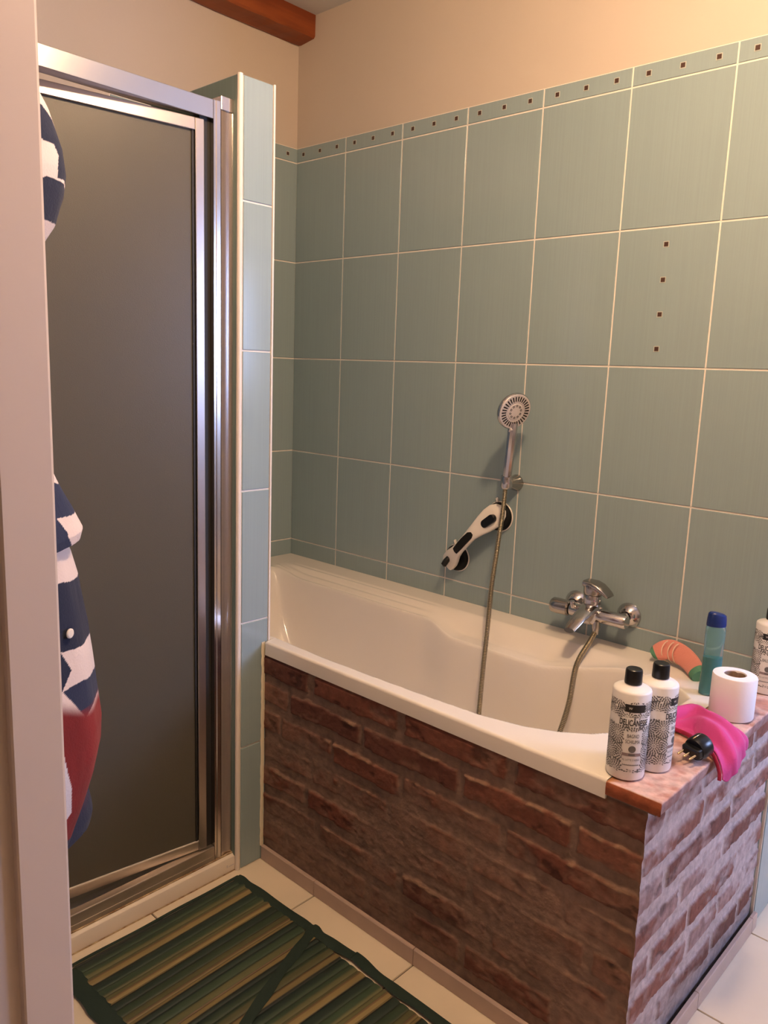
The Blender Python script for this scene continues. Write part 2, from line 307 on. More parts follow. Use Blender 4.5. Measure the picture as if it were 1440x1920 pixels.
# ------------------------------------------------------------------ bathtub: one moulded shell
def tub():
    x0, x1 = 0.004, 1.671; y0, y1 = -0.0035, -0.6935
    nx, ny = 400, 260
    xs = np.linspace(x0, x1, nx); ys = np.linspace(0, 1, ny)
    X, V = np.meshgrid(xs, ys, indexing='ij')
    yend = np.where(X < XP + 0.004, -0.671, y1)      # the tub ends against the partition
    yend = yend + 0.006; Y = y0 + V*(yend - y0); d = -Y
    # opening outline
    df = np.interp(X, [0.0, 0.72, 0.90, 1.05, 1.22, 1.36, 1.45, 1.51, 1.56, 1.60, 1.64], [0.655, 0.655, 0.660, 0.657, 0.650, 0.640, 0.618, 0.588, 0.548, 0.49, 0.40])
    sh = sstep(0.80, 0.95, X)*(1 - sstep(1.20, 1.38, X))
    d0 = 0.165 + 0.030*sh
    # sloping arm rest between the back rim and the basin
    t = np.clip((d - 0.085)/(d0 - 0.085), 0, 1); arm = 0.022 + 0.024*sh
    ramp = (1-sh)*sstep(0, 1.0, t) + sh*sstep(0, 0.6, t)
    side = sstep(0.10, 0.26, X)*(1 - sstep(1.33, 1.45, X)); ztop = ZR - arm*ramp*side
    ztop = ztop - (1-sstep(.72,.86,X))*side*0.0025*np.sin(t*PI*5)*(t < 1)*sstep(0,0.2,t)
    ztop = np.where(d > d0, ZR - arm*side*(1 - sstep(d0+0.05, d0+0.30, d)), ztop)
    xr = 1.625 - 0.9*np.clip(0.22 - d, 0, 1)
    a = np.stack([(d - d0)/0.105, (df - d)/0.085, (X - 0.115)/0.46, (xr - X)/0.15])
    k = 9.0; s = -np.log(np.sum(np.exp(-k*a), 0))/k + 0.0
    s = np.clip(s, -0.3, 1); sp = np.clip(s + 0.02, 0, 1)
    g = 1 - (1 - np.clip(sp, 0, 1))**2.1
    g = g*sstep(0, 0.22, sp)
    Z = ztop - (0.40)*g
    # anti slip ribs at the head end
    rib = 0.0016*np.maximum(0, np.sin((Y+0.13)/0.0165*PI))*((Y < -0.13) & (Y > -0.36))*sstep(0.10, 0.12, X)*(1-sstep(0.17, 0.19, X)); Z += rib
    # rounded outer edge, front face and thickness underneath
    G = np.stack([X, Y, Z], -1)
    R = 0.006; cols = [G]
    for ang in (25, 50, 75, 90):
        q = G[:, -1:, :].copy(); aa = math.radians(ang); q[:, :, 1] = q[:, :, 1] - R*math.sin(aa) + 0; q[:, :, 2] = q[:, :, 2] - R*(1-math.cos(aa)); cols.append(q)
    q = cols[-1].copy(); q[:, :, 2] = ZR - 0.036; cols.append(q)
    q = q.copy(); q[:, :, 1] += 0.05; cols.append(q)
    A = np.concatenate(cols, 1)
    # right end flange
    e = A[-1:, :, :].copy(); e[:, :, 2] = np.minimum(e[:, :, 2], ZR) - 0.0; e2 = A[-1:, :, :].copy(); e2[:, :, 2] = np.minimum(e2[:, :, 2], ZR - 0.036)
    A = np.concatenate([A, e2], 0)
    return A
A = tub()
o = grid_mesh('bathtub', A, 'tub'); o.data.set_sharp_from_angle(angle=math.radians(50))
tag(o, 'white acrylic bathtub set in a brick surround against the aqua tiled wall', 'bathtub')

# ------------------------------------------------------------------ brick surround
def lerp(a, b, t): return a + (b-a)*t
def brick_panel(L, H, rows, seed, smear, res=0.0033, mort=(0.235, 0.145, 0.106), wipe=(0.25, 0.130, 0.088), relief=1.0, gain=1.0):
    nx, nz = int(L/res)+1, int(H/res)+1
    U, Z = np.meshgrid(np.linspace(0, L, nx), np.linspace(0, H, nz), indexing='ij')
    wob = 0.006*(fbm(U*9, Z*9, seed+5)-0.5)*2; wob2 = 0.004*(fbm(U*55, Z*55, seed+6)-0.5)*2
    Zw = Z + wob + wob2 + 0.004*np.sin(U*3+seed); Uw = U + wob2 + 0.005*(fbm(U*14, Z*14, seed+8)-0.5)
    Mk = np.full(U.shape, -1.0); tone = np.zeros(U.shape); lip = np.zeros(U.shape); prot = np.zeros(U.shape); rs = np.random.RandomState(seed)
    for zb, zt, spans in rows:
        for u0, u1, tn, sm in spans:
            dd = np.minimum(np.minimum(Uw-u0, u1-Uw), np.minimum(Zw-zb, zt-Zw)); ins = dd > -0.004
            Mk = np.where(ins, np.maximum(Mk, dd), Mk); tone = np.where(ins, tn, tone); prot = np.where(ins, sm, prot); lip = np.where(ins, np.exp(-((zt-0.003-Zw)/0.0035)**2), lip)
    edge = sstep(-0.0015, 0.0025, Mk)
    # mortar wiped over the faces
    n1 = fbm(U*7+3, Z*16, seed+20); n2 = fbm(U*40, Z*60, seed+30)
    lowz = 1 - sstep(0.0, H, Z)
    bury = sstep(0.52, 0.68, fbm(U*5+9, Z*9, seed+70)*.8 + .2*n2 + 0.11*lowz*smear - 0.02 + 0.06*prot); edge = edge*(1-0.8*bury)
    cov = sstep(0.50, 0.68, n1*0.7 + n2*0.3 + smear*(0.06 + 0.24*lowz) + prot*0.24 - 0.07)
    lit_chip = sstep(0.52, 0.62, fbm(U*16, Z*10, seed+61)*.7 + .3*n2)*lip*edge  # chalky top-edge chips, their colour also carrying the lamp's grazing highlight
    h = relief*(edge*(0.0068 + 0.002*(n1-0.5)) *(1-0.5*cov) + 0.003*(n2-0.5) + 0.0035*(n1-0.5) + 0.0035*lit_chip)
    bare = edge*(1-cov*0.85)
    c1 = np.array([0.175, 0.055, 0.033]); c2 = np.array([0.090, 0.032, 0.024]); c3 = np.array([0.27, 0.11, 0.07])
    tt = tone[..., None]; bc = gain*np.where(tt < 0.5, lerp(c2, c1, tt*2), lerp(c1, c3, tt*2-1))
    mc = np.array(mort)*(0.85+0.35*fbm(U*12, Z*12, seed+40)[..., None]); wipe = np.array(wipe)*(0.7+0.6*n2[..., None])
    C = lerp(mc, lerp(bc, wipe, cov[..., None]*0.75), edge[..., None])
    ero = sstep(0.66, 0.75, fbm(U*25, Z*45, seed+50)); C = C*(1-0.45*ero[..., None]*edge[..., None]); C = lerp(C, np.array([.42,.27,.17]), .55*lit_chip[..., None]); h = h - 0.0015*ero
    return U, Z, h, C
def rows_random(L, tops, hgt, seed, lens=(0.20, 0.275), gap=0.02):
    rs = np.random.RandomState(seed); out = []
    for t in tops:
        u = -rs.uniform(0, 0.22); sp = []
        while u < L:
            l = rs.uniform(*lens); sp.append((u, u+l, rs.uniform(0.1, 0.95), rs.uniform(-0.1, 1.0))); u += l + gap
        out.append((t-hgt, t, sp))
    return out
t = thing('brick_bath_surround', 'rustic red brick enclosure smeared with mortar around the bathtub', 'brick surround', (1.23, -0.345, 0))
X0F = 0.708; LF = 1.7515 - X0F
o_ = lambda *l: [(a - X0F, b - X0F, tn, sm) for a, b, tn, sm in l]
fr = [(0.524, 0.577, o_((0.70, 0.879, .22, 0), (0.903, 1.171, .55, 0), (1.195, 1.460, .55, 0.0), (1.483, 1.80, .30, .1))),
      (0.450, 0.500, o_((0.66, 0.802, .6, .9), (0.818, 1.060, .20, 0), (1.075, 1.345, .25, .45), (1.361, 1.608, .6, .15), (1.624, 1.85, .8, .55))),
      (0.374, 0.424, o_((0.60, 0.772, .3, .6), (0.782, 0.965, .55, .7), (0.975, 1.185, .55, .15), (1.20, 1.455, .7, .95), (1.472, 1.85, .45, .1))),
      (0.297, 0.347, o_((0.62, 0.893, .7, .9), (0.905, 1.150, .5, .6), (1.165, 1.38, .5, .8), (1.395, 1.60, .4, .5), (1.61, 1.85, .6, .7)))]
fr += rows_random(LF, [0.270, 0.193, 0.116], 0.050, 11)
U, Zg, h, C = brick_panel(LF, 0.5865, fr, 3, 0.7)
# worn corner: the last centimetres turn towards the side face
cj = .0045*fbm(Zg*45, Zg*0+3, 99) + .004*fbm(Zg*12, Zg*0+7, 98) - .002; wc = sstep(LF-.012, LF, U); h = h*(1-wc) + .0062*wc
h = np.where((Zg > .572) & (X0F + U < 1.674), np.minimum(h, .002), h); G = np.stack([X0F + U - cj*wc, -0.6860 - h, Zg], -1)
part(grid_mesh('front_brickwork', G, 'brick', colors=C, flip=False), t)
s_ = lambda *l: [(a + 0.694, b + 0.694, tn, sm) for a, b, tn, sm in l]
sd = [(0.524, 0.577, s_((-0.694, -0.61, .3, .4), (-.59, -.44, .4, .6), (-.42, -.15, .4, .5), (-.13, .05, .5, .6))),
      (0.456, 0.500, s_((-0.68, -0.42, .62, .35), (-.40, -.13, .5, .9), (-.11, .05, .3, .4))),
      (0.383, 0.430, s_((-0.75, -0.585, .5, 1.0), (-.565, -.25, .25, .0), (-.23, .05, .6, .6))),
      (0.305, 0.350, s_((-.75, -.50, .5, 1.), (-.48, -.27, .6, .9), (-.255, .05, .25, .15))),
      (0.225, 0.272, s_((-.75, -.62, .6, .6), (-.60, -.44, .5, .95), (-.425, -.165, .5, .25), (-.15, .05, .7, 1.))),
      (0.155, 0.200, s_((-.68, -.43, .62, .2), (-.41, -.26, .5, .95), (-.245, -.09, .5, .9), (-.075, .05, .3, .1))),
      (0.078, 0.124, s_((-.75, -.56, .5, .8), (-.54, -.28, .35, .4), (-.26, -.12, .2, .2), (-.10, .05, .4, .4)))]
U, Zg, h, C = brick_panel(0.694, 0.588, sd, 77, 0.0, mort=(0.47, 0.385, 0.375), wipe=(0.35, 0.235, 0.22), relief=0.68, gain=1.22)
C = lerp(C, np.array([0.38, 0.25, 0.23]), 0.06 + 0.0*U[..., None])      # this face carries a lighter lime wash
low_dark = sstep(0.16, 0.05, Zg)*sstep(0.1, 0.25, U); C = C*(1-0.55*low_dark[..., None]*(0.4+0.6*fbm(U*8, Zg*8, 5)[..., None]))  # brickwork darkens towards the bottom, away from the front corner
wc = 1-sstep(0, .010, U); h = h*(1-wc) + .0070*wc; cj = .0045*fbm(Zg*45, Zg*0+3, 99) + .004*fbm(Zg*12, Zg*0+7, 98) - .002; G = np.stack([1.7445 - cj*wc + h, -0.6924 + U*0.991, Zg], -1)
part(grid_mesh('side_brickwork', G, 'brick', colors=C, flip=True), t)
# coping along the foot of the tub
def coping():
    nx, ny = 36, 200; xa, xb = 1.6725, 1.7725; ya, yb = -0.697, -0.0045
    A_, B_ = np.meshgrid(np.linspace(0, 1, nx), np.linspace(0, 1, ny), indexing='ij'); X = xa + A_*(xb-xa) ; Y = ya + B_*(yb-ya)
    n = fbm(X*60, Y*60, 9); n2 = fbm(X*14, Y*14, 10)
    jo = np.zeros_like(X)
    for yj in (-0.405, -0.262, -0.125): jo = np.maximum(jo, np.exp(-((Y-yj-0.004*np.sin(X*90))/0.006)**2))
    Z = 0.6135 + 0.0015*(n-.5) + 0.001*(n2-.5) - 0.0025*jo
    c = lerp(np.array([0.47, 0.24, 0.19]), np.array([0.62, 0.43, 0.38]), sstep(0.35, 0.62, 0.5*n+0.5*n2)[..., None])
    c = lerp(c, np.array([0.36, 0.16, 0.06]), (jo*sstep(.5,.9,1-A_))[..., None])
    c = lerp(c, np.array([0.42, 0.17, 0.06]), (sstep(0.14, 0.0, A_ + 0.10*(n-.5)))[..., None])
    G = np.stack([X, Y, Z], -1); e = 0.0025*(fbm(B_*40, A_*0, 12)-.5)
    rows = [G]; cols = [c]
    lo = c[-1:]*np.array([0.62, 0.60, 0.66])
    for dz, dx in ((0.0015, 0.001), (0.004, 0.0015), (0.012, 0.0012), (0.024, -0.001), (0.0265, -0.004)):
        q = G[-1:].copy(); q[..., 0] += dx + e[-1:]; q[..., 2] = 0.6135 - dz; rows.append(q); cols.append(lo if dz > .003 else c[-1:])
    G2 = np.concatenate(rows, 0); c2 = np.concatenate(cols, 0)
    # front end face
    fr_ = []; fc = []
    for dz, dy in ((0.0265, 0.003), (0.024, -0.001), (0.012, -0.002), (0.003, -0.0015), (0.001, -0.0005)):
        q = G2[:, :1].copy(); q[..., 1] = ya + dy; q[..., 2] = np.minimum(q[..., 2], 0.6135 - dz); fr_.append(q); fc.append(np.broadcast_to(np.array([0.33, 0.085, 0.035]), q.shape))
    G3 = np.concatenate(fr_ + [G2], 1); c3 = np.concatenate(fc + [c2], 1)
    return G3, c3
G, c = coping(); part(grid_mesh('coping', G, 'brick', colors=c), t)['label'] = 'pinkish flat coping bricks along the top'
b = MB(); b.box((1.676, -0.6825, 0.03), (1.7405, -0.006, 0.5855), 'mortar'); b.box((1.680, -0.6945, 0.5857), (1.765, -0.006, 0.5882), 'mortar'); P_(b, 'mortar_core', t)
b = MB(); n = 60; rings = []
for i in range(n+1):
    z = 0.04 + 0.572*i/n; r_ = 0.0035 + random.uniform(-.0006, .0008); rings.append([(0.7115, -0.6945-r_*1.5, z), (0.7115+r_*0.8, -0.6945-r_*0.6, z), (0.7135, -0.690, z), (0.7115, -0.690, z)])
b.loft(rings, 'silicone', smooth=False); P_(b, 'corner_sealant', t)
# skirting tiles
def skirting(name, org, ud, nd, us, h=0.0395, th=0.009):
    b = MB(); org, ud, nd = Vector(org), Vector(ud), Vector(nd)
    for a, c in zip(us[:-1], us[1:]):
        p = [org+ud*(a+.0009), org+ud*(c-.0009)]; q = [(0,0.0),(th,0.0),(th,h-.002),(th-.002,h),(0,h)]
        vs = [pp + nd*n_ + Vector((0,0,z)) for pp in p for n_, z in q]; k = len(q)
        b.add(vs, [list(range(k)), list(range(k, 2*k))] + [(i, (i+1)%k, (i+1)%k+k, i+k) for i in range(k)], 'skirt')
    p = [org+ud*us[0], org+ud*us[-1]]; q = [(0,0),(th-.002,0),(th-.002,h-.003),(0,h-.003)]
    vs = [pp + nd*n_ + Vector((0,0,z)) for pp in p for n_, z in q]; b.add(vs, [(0,1,2,3),(4,5,6,7)] + [(i,(i+1)%4,(i+1)%4+4,i+4) for i in range(4)], 'fgrout')
    return struct(b.build(name))
skirting('baseboard_front', (0, -0.688, 0.001), (1,0,0), (0,-1,0), [0.7125, 0.925, 1.256, 1.586, 1.763])
skirting('baseboard_right', (1.754, 0, 0.001), (0,1,0), (1,0,0), [-0.697, -0.362, -0.032, 0.0])

# ------------------------------------------------------------------ shower enclosure
t = thing('shower_enclosure', 'aluminium framed shower cabin with obscure glass door and low cream tray', 'shower', (0.35, -1.16, 0))
b = MB(); y0, y1 = -1.546, -0.757
prof = [(0.004, 0.0), (0.701, 0.0), (0.7025, 0.004), (0.7025, 0.030), (0.700, 0.039), (0.694, 0.0435), (0.686, 0.045), (0.60, 0.045), (0.585, 0.036), (0.56, 0.016), (0.10, 0.014), (0.06, 0.02), (0.04, 0.044), (0.004, 0.045)]
yy = [y0, y1-.004, y1]; rings = []
for i, y in enumerate(yy):
    k = 0.004 if i == 2 else 0; rings.append([(x if x < 0.6 else x - k, y if x > 0.705 or True else y, z) for x, z in prof])
b.loft(rings, 'tray'); b.v = [(x, min(y, -0.7775) if x < 0.66 else y, z) for x, y, z in b.v]
tr = P_(b, 'shower_tray', t)
b = MB(); b.box((0.7015,-1.546,0.0004),(0.7045,-0.757,0.0018),'stain'); P_(b, 'floor_sealant', t)
b = MB(); b.box((0.7024, -0.800, 0.0165), (0.7029, -0.797, 0.0235), 'grey'); b.box((0.7024, -0.794, 0.017), (0.7029, -0.777, 0.0195), 'grey'); part(b.build('tray_emblem'), tr).parent = tr
bpy.data.objects['tray_emblem'].matrix_parent_inverse = Matrix.Identity(4)
bpy.data.objects['tray_emblem'].matrix_parent_inverse = Matrix.Translation(-Vector(t.location)) @ Matrix.Translation(Vector(t.location))
def prof_v(name, pts, z0, z1, mt='alu', parent=t):
    b = MB(); b.prism(pts, z0, z1, mt); return P_(b, name, parent)
# corner post: thin flange with ribs, then the wide concave wall profile
prof_v('corner_post', [(0.660,-0.8285),(0.690,-0.8285),(0.690,-0.8265),(0.6885,-0.825),(0.6885,-0.822),(0.690,-0.8205),(0.690,-0.8105),(0.688,-0.8095),(0.660,-0.8095)], 0.044, 1.876)
pts = [(0.655,-0.8088)] + [(0.6895 - 0.0035*math.sin(PI*k/10)*(1 if 0 < k < 10 else 0), -0.8085 + 0.0405*k/10) for k in range(11)] + [(0.655,-0.768)]
wp = prof_v('wall_profile', pts, 0.040, 1.860)
b = MB(); b.box((0.655,-0.8092,1.8602), (0.691,-0.7676,1.889), 'alu', 0.001)
c = b.build('end_cap'); c.parent = wp; wp['label'] = 'wide vertical aluminium wall profile'
prof_v('seal_strip', [(0.675,-0.7675),(0.688,-0.7675),(0.688,-0.7655),(0.675,-0.7655)], 0.04, 1.86, 'seal')
b = MB(); b.box((0.655,-1.546,1.8365), (0.690,-0.829,1.876), 'alu', 0.0012); P_(b, 'top_rail', t)
b = MB(); b.box((0.652,-1.546,0.0455), (0.690,-0.829,0.060), 'alu3', 0.001); b.box((0.668,-1.546,0.060), (0.690,-0.829,0.086), 'alu3', 0.002)
P_(b, 'bottom_rail', t)
b = MB(); b.box((0.652,-0.829,0.044), (0.676,-0.8555,1.8365), 'seal'); P_(b, 'gap_strip', t)  # dark strip filling the gap between door leaf and post
b = MB(); b.box((0.6885,-1.546,0.0445), (0.6925,-0.77,0.0468), 'stain'); P_(b, 'sealant_line', t)
# door leaf standing slightly ajar into the cabin
rot = Matrix.Rotation(math.radians(-7.8), 3, 'Z'); HG = Vector((0.684, -0.849, 0))
def leaf(name, a, c, mt, bev=0.001, parent=None):
    b = MB(); b.box(a, c, mt, bev, rot=rot, org=HG); o = b.build(name)
    if parent is None: return part(o, t)
    o.parent = parent; return o
dl = leaf('door_leaf', (-0.020, -0.021, 0.089), (0, 0, 1.832), 'alu', 0.0015)
b = MB()
for a, c in (((-.020,-.021,.089),(0,0,1.832)), ((-.020,-.64,1.806),(0,-.021,1.832)), ((-.024,-.64,.089),(-.002,-.021,.113)), ((-.020,-.66,.089),(0,-.64,1.832))): b.box(a, c, 'alu3' if c[2] < .2 else 'alu2', 0.0015, rot=rot, org=HG)
b.box((-.006,-.64,.1125),(-.003,-.021,.1140), 'trim', 0, rot=rot, org=HG)
me = b.build('tmp_leaf'); dl.data = me.data; bpy.data.objects.remove(me)
leaf('glazing_seal', (-.013,-.0225,.113), (-.004,-.0275,1.806), 'seal', 0, dl)
gl = leaf('glass_pane', (-.0125,-.639,.1135), (-.0075,-.0275,1.806), 'obscure', 0, dl)
gl['label'] = 'textured obscure glass pane'
# ------------------------------------------------------------------ bath mixer on the wall
t = thing('bath_mixer_tap', 'chrome wall mixer tap with lever handle above the bathtub', 'tap', (1.289, -0.001, 0.70))
for x in (1.212, 1.366):
    b = MB(); b.lathe([(0.0325,0.001),(0.0335,0.003),(0.0328,0.0055),(0.0165,0.0245),(0.0150,0.0250),(0.0148,0.020),(0.0,0.020)], 'chrome', (x,-0.0012,0.699), (0,-1,0)); P_(b, 'wall_flange', t)
b = MB()
b.tube([(1.228,-.062,.697),(1.232,-.062,.697),(1.385,-.062,.697),(1.389,-.062,.697)], [.0165,.0185,.0185,.0165], 'chrome', 28)
for x in (1.212, 1.366): b.tube([(x,-.028,.699),(x,-.062,.697)], [.013,.013], 'chrome', 24)
b.lathe([(.022,-.026),(.0265,-.018),(.0265,.018),(.0235,.026)], 'chrome', (1.289,-.064,.700), seg=36)
P_(b, 'mixer_body', t)
b = MB(); b.tube([(1.226,-.064,.697),(1.222,-.064,.697),(1.19,-.064,.6965),(1.176,-.064,.6965),(1.172,-.064,.6965)], [.017,.0205,.0215,.0205,.0175], 'chrome2', 32); P_(b, 'temperature_knob', t)
b = MB(); b.tube([(1.243,-.078,.708),(1.243,-.084,.723),(1.243,-.0845,.726)], [.007,.007,.0055], 'chrome', 16); P_(b, 'diverter_knob', t)
b = MB(); P = [(1.290,-.060,.716),(1.290,-.090,.713),(1.289,-.125,.700),(1.288,-.158,.683),(1.288,-.172,.6745)]; rings = []
for i, p in enumerate(P):
    wd = [.026,.0235,.0205,.0175,.014][i]; hh = [.018,.017,.013,.009,.006][i]; dn = Vector((0, -.42, -.9)).normalized() if i else Vector((0,0,-1)); up = -dn
    rings.append([Vector(p) + Vector((1,0,0))*wd*math.cos(a) + up*hh*math.sin(a) for a in [2*PI*k/28 for k in range(28)]])
b.loft(rings, 'chrome'); b.lathe([(.010,0),(.010,.006),(.008,.007)], 'chrome2', (1.288,-.160,.678), (0,-.3,-.95), 20)
P_(b, 'spout', t)
b = MB(); b.lathe([(.0225,.726),(.0235,.729),(.0235,.748),(.0225,.750)], 'chrome', (1.289,-.064,0), seg=36)
b.lathe([(.0235,.7515),(.0245,.754),(.025,.774),(.0235,.780),(.012,.783),(0,.784)], 'chrome2', (1.289,-.064,0), seg=36)
rings = []
for x, z, wd, th in ((1.2645,.7770,.012,.006),(1.268,.7785,.021,.0085),(1.290,.7790,.0245,.0085),(1.308,.7740,.0240,.0075),(1.322,.7660,.0225,.0060),(1.334,.7575,.0205,.0045),(1.339,.7535,.018,.0025)):
    c = Vector((x,-.064,z)); nrm = Vector((.45,0,.89)) if x > 1.28 else Vector((0,0,1))
    rings.append([c + Vector((0,1,0))*wd*math.copysign(abs(math.cos(a))**.5, math.cos(a)) + nrm*th*math.copysign(abs(math.sin(a))**.5, math.sin(a)) for a in [2*PI*k/28 for k in range(28)]])
b.loft(rings, 'chrome2'); P_(b, 'lever_handle', t)
b = MB(); b.tube([(1.309,-.070,.684),(1.309,-.070,.664)], [.011,.011], 'chrome2', 12); b.tube([(1.309,-.070,.668),(1.309,-.070,.648)], [.010,.008], 'chrome2', 16); P_(b, 'hose_outlet', t)

# ------------------------------------------------------------------ hand shower, its holder and hose
t = thing('shower_holder', 'small conical chrome bracket on the wall holding the hand shower', 'shower holder', (0.990,-.001,1.004))
b = MB(); b.lathe([(.0235,0),(.024,.003),(.022,.010),(.014,.040),(.012,.050),(0,.050)], 'chrome2', (.990,-.0012,1.004), (.06,-1,.06)); P_(b, 'bracket', t)
b = MB(); b.lathe([(.0145,-.019),(.0165,-.014),(.0165,.010),(.0155,.016),(.011,.0165)], 'chrome', (.999,-.066,1.014), (.06,-.14,1), 32); P_(b, 'socket', t)
H0 = Vector((.999,-.066,1.012)); H1 = Vector((1.034,-.105,1.165)); hn = Vector((.89,-.34,-.30)).normalized(); HC = Vector((1.043,-.118,1.214))
t = thing('hand_shower', 'chrome hand shower with round grey spray face in the wall bracket', 'shower head', tuple(H0))
b = MB(); ax = (H1-H0); b.tube([H0 + ax*q for q in (-.06,.02,.06,.10,.13,.4,.75,1.0,1.12)], [.009,.0095,.0095,.012,.0125,.0128,.0132,.013,.012], 'chrome', 10); P_(b, 'handle', t)
b = MB(); b.lathe([(.014,-.028),(.032,-.020),(.046,-.010),(.0505,-.002),(.0505,.003),(.0485,.006)], 'chrome', HC, hn, 48); hd = P_(b, 'head_shell', t)
b = MB(); b.lathe([(.0485,.0055),(.047,.0072),(.026,.0082),(.025,.0072),(.023,.0072),(.022,.0088),(.010,.0096),(0,.0098)], 'grey', HC, hn, 48, cap=False); P_(b, 'spray_face', t)['label'] = 'pale grey spray face'
b = MB(); u = (Vector((0,0,1)) - hn*hn.z).normalized(); v = hn.cross(u)
for k in range(30):
    a = 2*PI*k/30; rd = u*math.cos(a) + v*math.sin(a); tg = hn.cross(rd)
    c0, c1 = HC + rd*.0290 + hn*.0078, HC + rd*.0425 + hn*.0074
    q = [c0 - tg*.0013, c0 + tg*.0013, c1 + tg*.0017, c1 - tg*.0017]; b.add([p for p in q] + [p + hn*.0010 for p in q], [(4,5,6,7),(0,1,5,4),(1,2,6,5),(2,3,7,6),(3,0,4,7)], 'blackm')
for k in range(10):
    a = 2*PI*k/10; c = HC + (u*math.cos(a) + v*math.sin(a))*.0165 + hn*.0092; pth = [c + (u*math.cos(g)+v*math.sin(g))*.0024 for g in [2*PI*j/10 for j in range(11)]]; b.tube(pth, .0007, 'blackm', 6)
P_(b, 'nozzles', t)
b = MB(); b.tube([HC - u*.043 + hn*.004, HC - u*.050 + hn*.009, HC - u*.058 + hn*.004], [.004,.0045,.003], 'grey', 12); P_(b, 'spray_selector', t)
def catmull(P, n):
    P = [Vector(p) for p in P]; P = [P[0]*2-P[1]] + P + [P[-1]*2-P[-2]]; out = []
    for i in range(1, len(P)-2):
        for k in range(n):
            s_ = k/n; a, b_, c, d = P[i-1:i+3]; out.append(0.5*((2*b_) + (c-a)*s_ + (2*a-5*b_+4*c-d)*s_*s_ + (3*b_-a-3*c+d)*s_**3))
    return out + [P[-2]]
def resample(P, step):
    out = [P[0]]; acc = 0
    for a, b_ in zip(P[:-1], P[1:]):
        L = (b_-a).length; q = step - acc
        while q <= L and L > 0: out.append(a + (b_-a)*(q/L)); q += step
        acc = (acc + L) % step
    return out
hp = catmull([(.998,-.068,.992),(1.001,-.078,.93),(1.005,-.098,.835),(1.018,-.135,.725),(1.055,-.195,.636),(1.086,-.25,.524),(1.116,-.30,.421),(1.14,-.345,.32),(1.18,-.38,.245),(1.26,-.40,.240),(1.34,-.36,.33),(1.357,-.31,.455),(1.346,-.25,.518),(1.318,-.175,.590),(1.311,-.10,.635),(1.309,-.070,.655)], 40)
hp = resample(hp, 0.00103); rad = [.0070 if (i % 4) in (1, 2) else .0056 for i in range(len(hp))]
b = MB(); b.tube(hp, rad, 'brass', 10, mf=lambda i: 'brass' if (i % 4) in (0, 1, 2) else 'hosed')
tag(b.build('shower_hose', autosmooth=0), 'brassy ribbed metal hose looping from hand shower through the tub to the tap', 'hose')

# ------------------------------------------------------------------ suction grab bar
t = thing('suction_grab_bar', 'white and black suction cup grab bar on the tiles below the hand shower', 'grab bar', (.87,-.002,.823))
UC = Vector((.943,-.003,.899)); LC = Vector((.797,-.003,.748)); ax = (UC-LC).normalized(); pb = Vector((ax.z,0,-ax.x)); nn = Vector((0,-1,0))
for c, r0 in ((UC,.043),(LC,.0415)):
    b = MB(); b.lathe([(r0+.0015,.0),(r0+.002,.002),(r0,.004)], 'white', c, (0,-1,0), 48); b.lathe([(r0-.0005,.0035),(r0-.001,.010),(r0-.005,.016),(r0-.014,.019),(0,.019)], 'blackm', c, (0,-1,0), 48); P_(b, 'suction_cup', t)
    b = MB(); q = c - pb*(.036) + ax*.022 + nn*.004; q2 = q - pb*.010 + ax*.006; b.tube([q, q2, q2 - pb*.001], [.004,.0045,.003], 'white', 12); P_(b, 'release_tab', t)
# body: arched handle whose flared ends sit on the cups
L = (UC-LC).length; st = [(-.039,.012,.018,.006),(-.035,.022,.022,.009),(-.020,.0275,.028,.011),(.0,.0280,.033,.012),(.018,.0245,.039,.012),(.036,.0195,.046,.011),(.06,.0170,.052,.010),(.10,.0170,.056,.010),(.125,.0185,.055,.010),(.15,.023,.050,.011),(.175,.030,.042,.012),(.2,.034,.035,.012),(.222,.033,.029,.011),(.238,.024,.024,.009),(.246,.010,.018,.006)]
b = MB(); rings = []
for s_, wd, off, th in st:
    c = LC + ax*s_ + nn*off - pb*(.004 if s_ > .12 else .0015)
    rings.append([c + pb*wd*math.copysign(abs(math.cos(a))**.75, math.cos(a)) + nn*th*math.copysign(abs(math.sin(a))**.75, math.sin(a)) for a in [2*PI*k/36 for k in range(36)]])
b.loft(rings, 'white'); P_(b, 'handle_body', t)
def capsule(mb, c, a, w_, l, h0, h1, mt, n=12):
    # rounded bar lying on plane (a, cross) raised along nn
    s2 = a.cross(nn).normalized(); out = []
    pts = [c + a*(l/2-w_/2) + (a*math.cos(g)+s2*math.sin(g))*w_/2 for g in [-PI/2+PI*k/n for k in range(n+1)]] + [c - a*(l/2-w_/2) - (a*math.cos(g)+s2*math.sin(g))*w_/2 for g in [-PI/2+PI*k/n for k in range(n+1)]]
    m_ = [p + nn*h0 for p in pts]; k1 = [p + nn*(h1-.0015) for p in pts]; k2 = [c + (p-c)*.93 + nn*h1 for p in pts]; mb.loft([m_, k1, k2], mt)
b = MB(); rings = []
for s_, off, wd in ((.038,.0525,.004),(.044,.058,.0105),(.07,.063,.0122),(.10,.0668,.0122),(.126,.0662,.0112),(.135,.062,.005)):
    c = LC + ax*s_ + nn*off - pb*.002; rings.append([c + pb*wd*math.cos(a) + nn*.003*math.sin(a) for a in [2*PI*k/24 for k in range(24)]])
b.loft(rings, 'blackm'); P_(b, 'grip_insert', t)
b = MB(); capsule(b, LC + ax*.198 + pb*.002, (ax*.99 + pb*.12).normalized(), 0.024, .054, .044, .056, 'black'); P_(b, 'lever', t)
